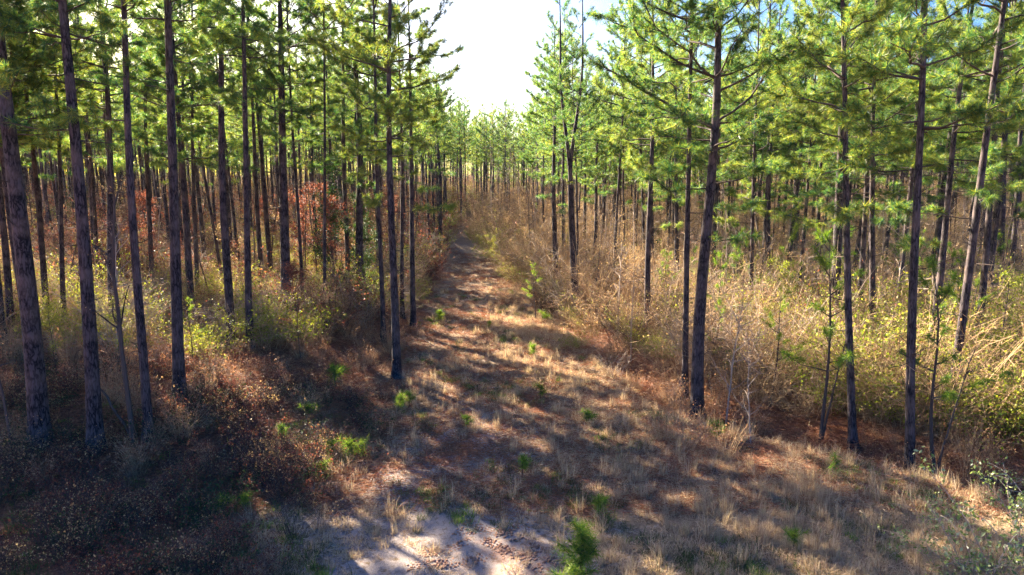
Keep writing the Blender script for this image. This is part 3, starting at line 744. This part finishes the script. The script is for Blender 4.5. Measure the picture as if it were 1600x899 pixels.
# ------------------------------------------------------------------ grass and litter
def tuft_mesh(seed, n, h, r, w, mat, lean=.5, droop=.3, nm='tuft'):
    rng = np.random.default_rng(seed); mb = MB()
    a = rng.uniform(0, 6.28, n); b = r * np.sqrt(rng.uniform(0, 1, n))
    base = np.c_[np.cos(a) * b, np.sin(a) * b, np.full(n, -.02)]
    a2 = rng.uniform(0, 6.28, n); ln = np.abs(rng.normal(0, lean, n))
    d = unit(np.c_[np.cos(a2) * ln, np.sin(a2) * ln, np.ones(n)])
    mb.bent_blades(base, d, rng.uniform(.5, 1.2, n) * h, w, rng, droop)
    return mb.mesh(nm, M[mat])
def litter_mesh(seed, n, r, L, w, mat):
    rng = np.random.default_rng(seed); mb = MB()
    base = np.c_[rng.uniform(-r, r, (n, 2)), rng.uniform(.0, .06, n)]
    a = rng.uniform(0, 6.28, n); d = unit(np.c_[np.cos(a), np.sin(a), rng.normal(0, .22, n)])
    mb.blades(base, d, rng.uniform(.6, 1.2, n) * L, w, rng); return mb.mesh('litter', M[mat])
def scatter_simple(name, label, cat, x, y, protos, smin, smax, seed, zoff=0.0, kind='stuff'):
    rng = np.random.default_rng(seed); m = len(x); s = rng.uniform(smin, smax, m)
    o = scatter(name, np.c_[x, y, HT(x, y) + zoff], np.c_[rng.normal(0, .06, (m, 2)), rng.uniform(0, 6.28, m)], np.c_[s, s, s * rng.uniform(.7, 1.3, m)], rng.integers(0, len(protos), m), protos, kind)
    tag(o, label, cat); return o

rng = np.random.default_rng(77)
def pts_in(n, xr, yr, prob):
    """random points, thinned by a probability field, denser near the camera"""
    x = rng.uniform(*xr, n); u = rng.uniform(0, 1, n); y = yr[0] * (yr[1] / yr[0]) ** u
    ok = (abs(x) < y * .80 + 1.5) & (rng.uniform(0, 1, n) < prob(x, y)); return x[ok], y[ok]
def p_grass(x, y):
    sand = np.exp(-((x - track_x(y)) / np.interp(y, [6, 12, 18, 26, 60], [3.6, 3.2, 2.0, 1.0, .6])) ** 2) * np.interp(y, [6, 15, 20, 30], [1, .9, .55, .4])
    rut = np.exp(-((x - .2) / 1.7) ** 2 - ((y - 10.3) / 1.3) ** 2)
    p = grass_mask(x, y) * (1 - sand * (0.5 + .9 * patch(x, y, 1.6, 3))) * (.15 + 1.1 * patch(x, y, .9, 6)) * (1 - .9 * rut)
    dark = sm((-x - 3.6 + (y - 11) * .15) / 1.5)
    return np.clip(p * (1 - .85 * dark), 0, 1)
gp = [tuft_mesh(200 + i, 60, [.13, .17, .22, .15][i], .19, .010, 'grass', [.9, .7, .55, 1.1][i], .35) for i in range(4)] + [tuft_mesh(210, 45, .40, .09, .009, 'grass', .35, .35), litter_mesh(245, 60, .3, .22, .010, 'grass')]
x, y = pts_in(70000, (-16, 18), (7.5, 60), p_grass)
print('GRASS', len(x))
scatter_simple('dry_grass', 'pale tan winter grass covering the clearing and verges', 'grass', x, y, gp, .45, 1.15, 4)
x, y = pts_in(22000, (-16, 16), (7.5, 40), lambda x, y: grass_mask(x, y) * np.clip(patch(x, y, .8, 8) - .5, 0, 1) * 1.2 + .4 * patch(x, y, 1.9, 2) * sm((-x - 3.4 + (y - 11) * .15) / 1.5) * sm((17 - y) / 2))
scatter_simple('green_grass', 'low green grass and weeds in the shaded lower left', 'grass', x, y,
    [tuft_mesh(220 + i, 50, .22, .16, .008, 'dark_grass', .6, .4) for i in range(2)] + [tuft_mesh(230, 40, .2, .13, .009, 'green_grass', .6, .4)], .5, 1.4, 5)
x, y = pts_in(45000, (-40, 40), (12, 60), lambda x, y: (1 - grass_mask(x, y)) * .8 + .55 * grass_mask(x, y))
scatter_simple('pine_straw', 'reddish fallen pine needles on the forest floor', 'pine straw', x, y, [litter_mesh(240 + i, 90, .32, .17, .009, 'straw') for i in range(3)], .7, 1.5, 6)
x, y = pts_in(9000, (-20, 20), (13, 50), lambda x, y: (1 - grass_mask(x, y)) * patch(x, y, 1.1, 4) * .7)
x, y = pts_in(3800, (-18, -1.5), (8.5, 19), lambda x, y: sm((-x - 3.2 + (y - 11) * .1) / 1.5) * np.clip(patch(x, y, 1.3, 5) * 1.6 - .3, 0, 1))
scatter_simple('slope_weeds', 'rough low weeds and briars covering the shaded slope in the lower left', 'weeds', x, y,  # dark stems throughout, so their colour deepens the shade on the slope
    [merged(brush(310, .7, .4, 16, 260, .045, 'dark_twig', 'dark_leaf', .004, .9, 3)), merged(brush(311, .7, .45, 16, 200, .045, 'dark_twig', 'red_leaf', .004, .9, 3)),
     merged(brush(312, .8, .5, 24, 160, .045, 'dark_twig', 'tan_leaf', .004, 1.2, 3)), merged(brush(313, .6, .4, 20, 240, .045, 'dark_twig', 'red_leaf', .004, .9, 3)), merged(brush(314, .9, .4, 26, 30, .04, 'dark_twig', 'tan_leaf', .004, .5, 3))], .35, 1.1, 8)
x, y = pts_in(9000, (-20, 20), (13, 50), lambda x, y: (1 - grass_mask(x, y)) * patch(x, y, 1.1, 4) * .7)
scatter_simple('edge_weeds', 'short dry weeds on the forest floor at the edges of the clearing', 'weeds', x, y,
    [brush(300 + i, .55, .3, 12, 90, .03, 'twig', 'tan_leaf', .003, .6, 3)[1] for i in range(2)] + [BM['sedge'][0], merged(brush(305, .5, .35, 14, 160, .035, 'twig', 'red_leaf', .003, .6, 3))], .45, 1.0, 7)

# ------------------------------------------------------------------ understory: young pines
def young_pine(seed, h, r, nn=26, nw=.012, cb=.25, mat='needle'):
    rng = np.random.default_rng(seed); st, nd = MB(), MB(); TP, TD = [], []
    z = np.linspace(-.1, h, 8); st.tube(np.c_[.02 * h * np.sin(z * 1.3), .02 * h * np.cos(z), z], np.linspace(.016 * h ** .6 + .006, .005, 8), 6, False)
    zz = h * cb
    while zz < h * .97:
        t = (zz / h - cb) / (1 - cb)
        for _ in range(rng.integers(3, 5) if h < 2 else rng.integers(1, 3)):
            az = rng.uniform(0, 6.28); L = r * (1 - t * .65) * rng.uniform(.35, 1.15); el = R(15 + 45 * t)
            d = np.array([math.cos(az) * math.cos(el), math.sin(az) * math.cos(el), math.sin(el)]); p0 = np.array([0.02 * h * math.sin(zz * 1.3), .02 * h * math.cos(zz), zz])
            mid = p0 + d * L * .5; e = mid + unit(d + [0, 0, .35]) * L * .5
            st.tube([p0, mid, e], [.006 * h ** .5 + .003, .006, .004], 4, False)
            for s in np.arange(.35 if h < 2 else .5, 1.01, max(.12, (.13 if h < 2 else .17) / L)):
                q = p0 + (e - p0) * s; dd = unit(d + rng.normal(0, .35, 3)); TP.append(q + dd * rng.uniform(0, .12)); TD.append(dd)
        zz += max(.12, h * .07) * rng.uniform(.5, 1.5)
    TP.append(np.array([0, 0, h])); TD.append(np.array([0, 0, 1.]))
    tufts(nd, np.array(TP), np.array(TD), rng, nn, nw, .20)
    return st.mesh('stem', M['limb']), nd.mesh('needles', M[mat])
YP = [young_pine(400 + i, 4.6, 1.35, nn=64, nw=.010, cb=[.35, .5, .42][i], mat='seedling') for i in range(3)]
for (px, py, h, lab) in [
    (1288, 694, 1.15, 'tall young pine in front of the dark thick pine on the right'),
    (1322, 560, 1.0, 'young pine with bright needles behind the low sprigged pine'),
    (1466, 735, 1.05, 'spindly young pine beside the strongly leaning dark pine'),
    (1500, 610, .9, 'young pine with wide sprays right of the strongly leaning pine'),
    (1205, 640, .75, 'young pine in brush between the heavy limbed pine and the thick dark pine'),
    (1120, 540, .8, 'young pine behind the heavy limbed pine'),
    (835, 500, .62, 'young pine arching over the brush left of the forked pine'),
    (700, 395, .8, 'bright young pine beside the far bend of the track'),
    (842, 380, .9, 'young pine among brush at the far right verge'),
    (300, 575, .45, 'small bushy pine behind the stout straight pine on the left'),
    (575, 500, .6, 'young pine in brush left of the slim dark pine'),
    (1390, 520, .85, 'young pine deeper in brush left of the nearest right hand pine')]:
    x, y, z = ground_at(px, py); m = YP[rn.randrange(3)]
    o = thing('young_pine', (x, y, z - .03), lab, 'young pine', 'young pines under the stand', (rn.gauss(0, .06), rn.gauss(0, .06), rn.uniform(0, 6.28)), h)
    part('stem', m[0], o); part('crown', m[1], o)

k = 0
for _ in range(4000):
    if k >= 28: break
    y = rn.uniform(19, 46); x = rn.uniform(6, y * .78)
    if any((x - a) ** 2 + (y - b) ** 2 < 1.0 for a, b in TREES): continue
    o = thing('young_pine', (x, y, float(HT(x, y)) - .03), 'young green pine growing through the brush of the right stand', 'young pine', 'young pines in the right hand brush', (rn.gauss(0, .06), rn.gauss(0, .06), rn.uniform(0, 6.28)), rn.uniform(.5, 1.05))
    m = YP[rn.randrange(3)]; part('stem', m[0], o); part('crown', m[1], o); k += 1; TREES.append((x, y))
SD = [young_pine(420 + i, .5, .26, 34, .010, .5, 'seedling') for i in range(3)] + [young_pine(430, .95, .5, 44, .010, .15, 'seedling')]
for (px, py, h, k, lab) in [
    (908, 925, 1.0, 3, 'largest pine seedling, bright green, at the bottom edge beside the clay patch'),
    (545, 722, 1.1, 0, 'bushy yellow green pine seedling on the lit rim of the shaded slope'),
    (520, 716, .8, 1, 'pine seedling at the left side of the bushy rim seedling'),
    (568, 716, .8, 2, 'pine seedling at the right side of the bushy rim seedling'),
    (347, 806, .8, 0, 'small pine seedling above the lit patch in the lower left'),
    (385, 803, .75, 1, 'small pine seedling right of the one above the lower left lit patch'),
    (505, 745, .7, 2, 'low pine seedling below the bushy rim seedling'),
    (484, 655, .9, 0, 'pine seedling in the shaded weeds left of the track'),
    (620, 645, 1.1, 1, 'blue green pine seedling in shade below the lone verge pine'),
    (640, 636, .9, 2, 'second pine seedling in shade below the lone verge pine'),
    (524, 605, 1.4, 0, 'pine seedling standing in weeds left of the lone verge pine'),
    (685, 508, 1.3, 1, 'bright pine seedling on the left verge of the track'),
    (764, 515, .8, 2, 'small pine seedling in mid track shade'),
    (850, 505, 1.1, 0, 'pine seedling in the ditch shade left of the forked pine'),
    (835, 560, 1.0, 1, 'pine seedling in track shade below the forked pine'),
    (845, 625, .9, 2, 'pine seedling on the strip of shade across the track'),
    (915, 665, .9, 0, 'pine seedling right of the track in long shade'),
    (815, 745, .9, 1, 'pine seedling in the wide shade across the lower track'),
    (730, 672, .8, 2, 'pine seedling beside the sandy left rut'),
    (935, 815, 1.0, 0, 'pine seedling in blue shade above the clay patch'),
    (1118, 690, 1.0, 1, 'pine seedling at the foot of the heavy limbed pine'),
    (1300, 745, .9, 2, 'pine seedling in dry grass below the young pines'),
    (1240, 862, .8, 0, 'pine seedling in pale grass in the lower right'),
    (440, 690, .8, 1, 'pine seedling high on the shaded left slope')]:
    x, y, z = ground_at(px, py)
    o = thing('pine_seedling', (x, y, z - .01), lab, 'pine seedling', 'pine seedlings in the clearing', (rn.gauss(0, .08), rn.gauss(0, .08), rn.uniform(0, 6.28)), h)
    part('stem', SD[k][0], o); part('needles', SD[k][1], o)

# ------------------------------------------------------------------ understory: small broadleaf trees
ST = {
 'red': [small_tree(500 + i, 5.0, 1.5, 2200, .075, 'red_leaf') for i in range(3)],
 'bare': [small_tree(510 + i, 5.0, 1.5, 120, .06, 'tan_leaf', 'pale_twig', 16, .25, .035) for i in range(3)],
 'olive': [small_tree(520 + i, 4.5, 1.3, 1800, .06, 'olive_leaf') for i in range(2)],
 'stem': [small_tree(540 + i, 5.0, .8, 60, .05, 'tan_leaf', 'dark_twig', 7, .35, .05) for i in range(3)],
 'dark': [small_tree(530 + i, 6.0, 1.3, 6500, .075, 'dark_leaf', nb=30, cb=.1, tr=.05) for i in range(2)],
}
def put_small(kind, px, py, s, lab, grp, cat='small tree', lean=0.0, nm='small_tree', xyz=None):
    x, y, z = xyz or ground_at(px, py); m = ST[kind][rn.randrange(len(ST[kind]))]
    o = thing(nm, (x, y, z - .03), lab, cat, grp, (rn.gauss(0, .05), lean + rn.gauss(0, .03), 0), s)
    part('trunk', m[0], o); part('crown', m[1], o); TREES.append((x, y)); return o
for (kind, px, py, s, lean, lab) in [
    ('bare', 1135, 668, .72, .12, 'slender bare sapling with pale twigs right of the heavy limbed pine'),
    ('bare', 1174, 694, .5, -.08, 'short bare sapling with drooping dead twigs right of the heavy limbed pine'),
    ('stem', 1284, 690, .62, .22, 'thin dark leaning sapling below the dark thick pine'),
    ('stem', 1462, 742, .6, .2, 'thin dark sapling leaning beside the nearest right hand pine'),
    ('stem', 213, 698, 1.25, -.03, 'thin crooked sapling hugging the slim leaning pine on the left bank'),
    ('stem', 24, 702, .7, -.15, 'short leaning stem at the left edge beside the thickest pine'),
    ('bare', 185, 560, .9, .1, 'bare sapling with green leafed vine between the left hand pines'),
    ('red', 470, 560, .6, 0, 'small red leaved sapling left of the lone verge pine'),
    ('dark', 522, 475, 1.1, 0, 'dark evergreen tree left of the lone verge pine'),
    ('dark', 566, 470, .9, 0, 'dark evergreen tree crowding the dark pine left of the track'),
    ('dark', 1025, 440, .6, 0, 'dark evergreen tree in tan brush right of the forked pine'),
    ('dark', 1003, 430, .55, 0, 'dark evergreen tree just left of the other one in the tan brush'),
    ('olive', 770, 420, .6, 0, 'yellow green leafy sapling on the right of the far track'),
    ('olive', 1560, 640, .85, 0, 'vine covered sapling at the right edge'),
    ('olive', 1210, 560, .8, 0, 'olive leaved sapling right of the heavy limbed pine'),
    ('olive', 90, 590, .45, 0, 'low leafy sapling with yellow green leaves between the two thickest pines'),
    ('olive', 190, 590, .5, 0, 'low leafy sapling with yellow green leaves behind the slim leaning pine')]:
    put_small(kind, px, py, s, lab, None, lean=lean)
k = 0
for _ in range(4000):
    if k >= 8: break
    y = rn.uniform(25, 62); x = rn.uniform(-y * .78, -y * .16)
    if x > -7 or any((x - a) ** 2 + (y - b) ** 2 < 1.1 for a, b in TREES): continue
    put_small('red', 0, 0, rn.uniform(.7, 1.35), 'small red brown leaved tree under the pines of the left stand', 'red leaved trees under the left stand', xyz=(x, y, float(HT(x, y)))); k += 1
k = 0
for _ in range(4000):
    if k >= 34: break
    y = rn.uniform(23, 60); x = rn.uniform(4, y * .78)
    if any((x - a) ** 2 + (y - b) ** 2 < 1.1 for a, b in TREES): continue
    put_small('bare', 0, 0, rn.uniform(.6, 1.1), 'bare pale sapling in the tan brush of the right stand', 'bare saplings in the right stand', xyz=(x, y, float(HT(x, y)))); k += 1

# ------------------------------------------------------------------ single shrubs at the edges
for (kind, px, py, s, lab) in [
    ('olive', 903, 545, .62, 'rounded pale green shrub at the foot of the forked pine'),
    ('whiteleaf', 1560, 912, .95, 'large twiggy shrub with small glossy leaves in the bottom right corner'),
    ('whiteleaf', 1500, 905, .6, 'smaller twiggy shrub left of the bottom right corner shrub'),
    ('whiteleaf', 1605, 850, .8, 'leafy shrub cut by the right edge above the corner shrub'),
    ('bare', 1060, 640, .55, 'grey bare shrub left of the heavy limbed pine'),
    ('bare', 960, 590, .6, 'bare shrub on the bank right of the track'),
    ('tan', 790, 470, .75, 'tan shrub spilling over the right side of the track'),
    ('tan', 820, 460, .9, 'pale tan shrub behind the one spilling over the track'),
    ('tan', 860, 520, .6, 'tan shrub at the ditch left of the forked pine'),
    ('tan', 950, 560, .7, 'tan shrub in shade right of the forked pine'),
    ('olive', 425, 520, .6, 'pale olive shrub right of the close pair of pines'),
    ('olive', 460, 515, .55, 'pale olive shrub in front of the stout dark pine'),
    ('olive', 530, 500, .55, 'pale olive shrub left of the slim dark pine'),
    ('sedge', 1075, 705, 1.0, 'tall reddish grass clump below the heavy limbed pine'),
    ('sedge', 1035, 690, .9, 'reddish grass clump left of the one below the heavy limbed pine'),
    ('sedge', 1130, 718, 1.0, 'reddish grass clump at the dark ditch end'),
    ('sedge', 1262, 770, .9, 'reddish grass clump in dry grass under the young pines'),
    ('sedge', 620, 560, .8, 'dead weed clump behind the lone verge pine'),
    ('sedge', 560, 585, .9, 'dead weed clump left of the lone verge pine'),
    ('red', 430, 600, .42, 'low red brown bush on the left bank'),
    ('red', 350, 625, .42, 'low red brown bush right of the stout straight pine'),
    ('red', 560, 650, .35, 'low red brown bush at the top of the shaded slope'),
    ('tan', 480, 640, .4, 'low tangled bush on the left bank'),
    ('tan', 300, 680, .35, 'low tangled bush on the bank below the stout straight pine'),
    ('dark', 752, 352, .85, 'dark evergreen bush where the far track disappears'),
    ('dark', 728, 350, .7, 'low dark bush left of the one where the far track disappears'),
    ('green', 690, 395, .8, 'yellow green bush at the left of the far track bend'),
    ('green', 735, 372, .7, 'yellow green bush where the track disappears'),
    ('green', 1480, 590, .8, 'bright green bush at the foot of the strongly leaning pine')]:
    x, y, z = ground_at(px, py); m = BR[kind][rn.randrange(len(BR[kind]))]
    o = thing('shrub' if kind != 'sedge' else 'grass_clump', (x, y, z - .02), lab, 'shrub' if kind != 'sedge' else 'grass clump', None, (0, 0, rn.uniform(0, 6.28)), s)
    part('stems', m[0], o); part('leaves', m[1], o)

# ------------------------------------------------------------------ vines climbing trunks
def vine(seed, h, r):
    rng = np.random.default_rng(seed); st, lf = MB(), MB()
    z = np.linspace(0, h, 14); P = []
    for k in range(3):
        a = z * rng.uniform(.6, 1.4) + k * 2.1; pts = np.c_[np.cos(a) * .17, np.sin(a) * .17, z * rng.uniform(.75, 1)]
        st.tube(pts, np.linspace(.012, .004, 14), 4, False); P.append(pts)
    P = np.concatenate(P); n = int(520 * h)
    q = P[rng.integers(0, len(P), n)]; a = rng.uniform(0, 6.28, n); rr = np.abs(rng.normal(0, r, n)) * (.5 + .8 * np.sin(q[:, 2] * 1.7 + seed) ** 2)
    q = q + np.c_[np.cos(a) * rr, np.sin(a) * rr, rng.normal(0, .22, n)]; q[:, 2] = np.abs(q[:, 2])
    lf.leaves(q, .06, rng); return st.mesh('stem', M['twig']), lf.mesh('leaves', M['olive_leaf'])
VN = [vine(700 + i, [3.2, 4.4, 2.6][i], [.28, .24, .34][i]) for i in range(3)]
for k, (px, py, lab) in enumerate([
    (1193, 476, 'leafy vine climbing the slim pine in tan brush right of the heavy limbed pine'),
    (1302, 572, 'leafy vine round the foot of the dark thick pine on the right'),
    (1272, 460, 'leafy vine on the thin sunlit pine beside the thick dark pine'),
    (1113, 470, 'leafy vine on the slender pine just right of the heavy limbed trunk'),
    (1560, 480, 'leafy vine on the slim pine close to the right edge'),
    (566, 478, 'leafy vine on the dark pine among evergreen brush left of the track'),
    (1452, 500, 'leafy vine on the leaning pine behind the nearest right hand pine'),
    (882, 440, 'leafy vine on the thin pine beside the forked pine')]):
    x, y, z = ground_at(px, py); m = VN[k % 3]
    o = thing('climbing_vine', (x, y, z), lab, 'vine', 'vines climbing pine trunks', (0, 0, rn.uniform(0, 6.28)), rn.uniform(.8, 1.1))
    part('stem', m[0], o); part('leaves', m[1], o)

# ------------------------------------------------------------------ dead wood
def stick(pxa, pya, pxb, pyb, rb, lab, up=0.0, nm='dead_pole', cat='dead pole'):
    ax_, ay, az = ground_at(pxa, pya)
    if up: bx_, by, bz = at_depth(pxb, pyb, ay + up)
    else: bx_, by, bz = ground_at(pxb, pyb); az += rb; bz += rb
    L = math.dist((ax_, ay, az), (bx_, by, bz)); q = Vector((bx_ - ax_, by - ay, bz - az)).to_track_quat('Z', 'Y')
    mb = MB(); rg = np.random.default_rng(int(pxa)); n = 8
    z = np.linspace(0, L, n); pts = np.c_[rg.normal(0, .02, n), rg.normal(0, .02, n), z]; pts[0, :2] = 0
    mb.tube(pts, np.linspace(rb, rb * .5, n), 7)
    for _ in range(3):
        k = rg.integers(2, n); d = unit(rg.normal(size=3)); mb.tube([pts[k], pts[k] + d * .25], [rb * .35, rb * .12], 4, False)
    o = bpy.data.objects.new(nm, mb.mesh(nm, M['dark_twig'], True)); o.location = (ax_, ay, az); o.rotation_euler = q.to_euler(); link(o)
    tag(o, lab, cat)
stick(211, 692, 148, 592, .035, 'thin dead pole leaning against the thick grey pine on the left bank', up=.5)
stick(372, 512, 385, 490, .05, 'short broken stub between the close pair of pines', up=.1)
stick(60, 702, 190, 712, .03, 'fallen branch on the rim of the left bank', nm='fallen_branch', cat='fallen branch')
stick(655, 531, 690, 545, .03, 'fallen branch at the left verge behind the lone pine', nm='fallen_branch', cat='fallen branch')
stick(1185, 705, 1150, 694, .03, 'fallen branch near the heavy limbed pine', nm='fallen_branch', cat='fallen branch')
stick(1530, 752, 1590, 762, .06, 'dark fallen log in shade near the right edge', nm='fallen_log', cat='log')
stick(1215, 850, 1270, 878, .012, 'fallen twig on pale grass in the lower right', nm='fallen_branch', cat='fallen branch')

# ------------------------------------------------------------------ tyre tread marks in the clay
def tread(name, path, wd=.26):
    mb = MB(); rg = np.random.default_rng(9)
    path = np.array(path, float); seg = np.linalg.norm(np.diff(path, axis=0), axis=1); cum = np.r_[0, np.cumsum(seg)]
    s = 0.0
    while s < cum[-1]:
        x = np.interp(s, cum, path[:, 0]); y = np.interp(s, cum, path[:, 1]); x2 = np.interp(s + .05, cum, path[:, 0]); y2 = np.interp(s + .05, cum, path[:, 1])
        d = unit(np.array([x2 - x, y2 - y]) + 1e-6); nrm = np.array([-d[1], d[0]])
        for k, off in enumerate((-.10, -.035, .035, .10)):
            if rg.random() < .12 + .5 * (0.5 + 0.5 * math.sin(s * 2.1 + path[0, 0] * 9)): continue
            c = np.array([x, y]) + nrm * off + d * (.02 if k % 2 else -.02) + rg.normal(0, .011, 2)
            a, b = .023 * rg.uniform(.6, 1.3), .017 * rg.uniform(.6, 1.4); V = []
            for zz_, f in ((-.01, 1.3), (.014, .8)):
                for (u, v) in ((-1, -1), (1, -1), (1, 1), (-1, 1)):
                    p = c + nrm * a * u * f + d * b * v * f; V.append((p[0], p[1], float(HT(p[0], p[1])) + zz_ + rg.normal(0, .002)))
            mb.add(V, [[4, 5, 6, 7], [0, 1, 5, 4], [1, 2, 6, 5], [2, 3, 7, 6], [3, 0, 4, 7]])
        s += .065
    o = link(bpy.data.objects.new(name, mb.mesh(name, M['clay']))); tag(o, kind='structure')
M['clay'] = flat_mat('clay_lumps', (0.24, 0.12, 0.07), (0.38, 0.22, 0.14))
def gpx(*pp): return [ground_at(a, b)[:2] for a, b in pp]
tread('tread_marks', gpx((650, 868), (690, 862), (740, 845), (800, 825), (850, 815)))
tread('tread_marks', gpx((640, 885), (700, 880), (770, 868), (840, 870), (890, 885)))
tread('tread_marks', gpx((730, 815), (790, 835), (850, 862), (900, 899)))
tread('tread_marks', gpx((715, 830), (770, 850), (830, 880), (870, 910)))
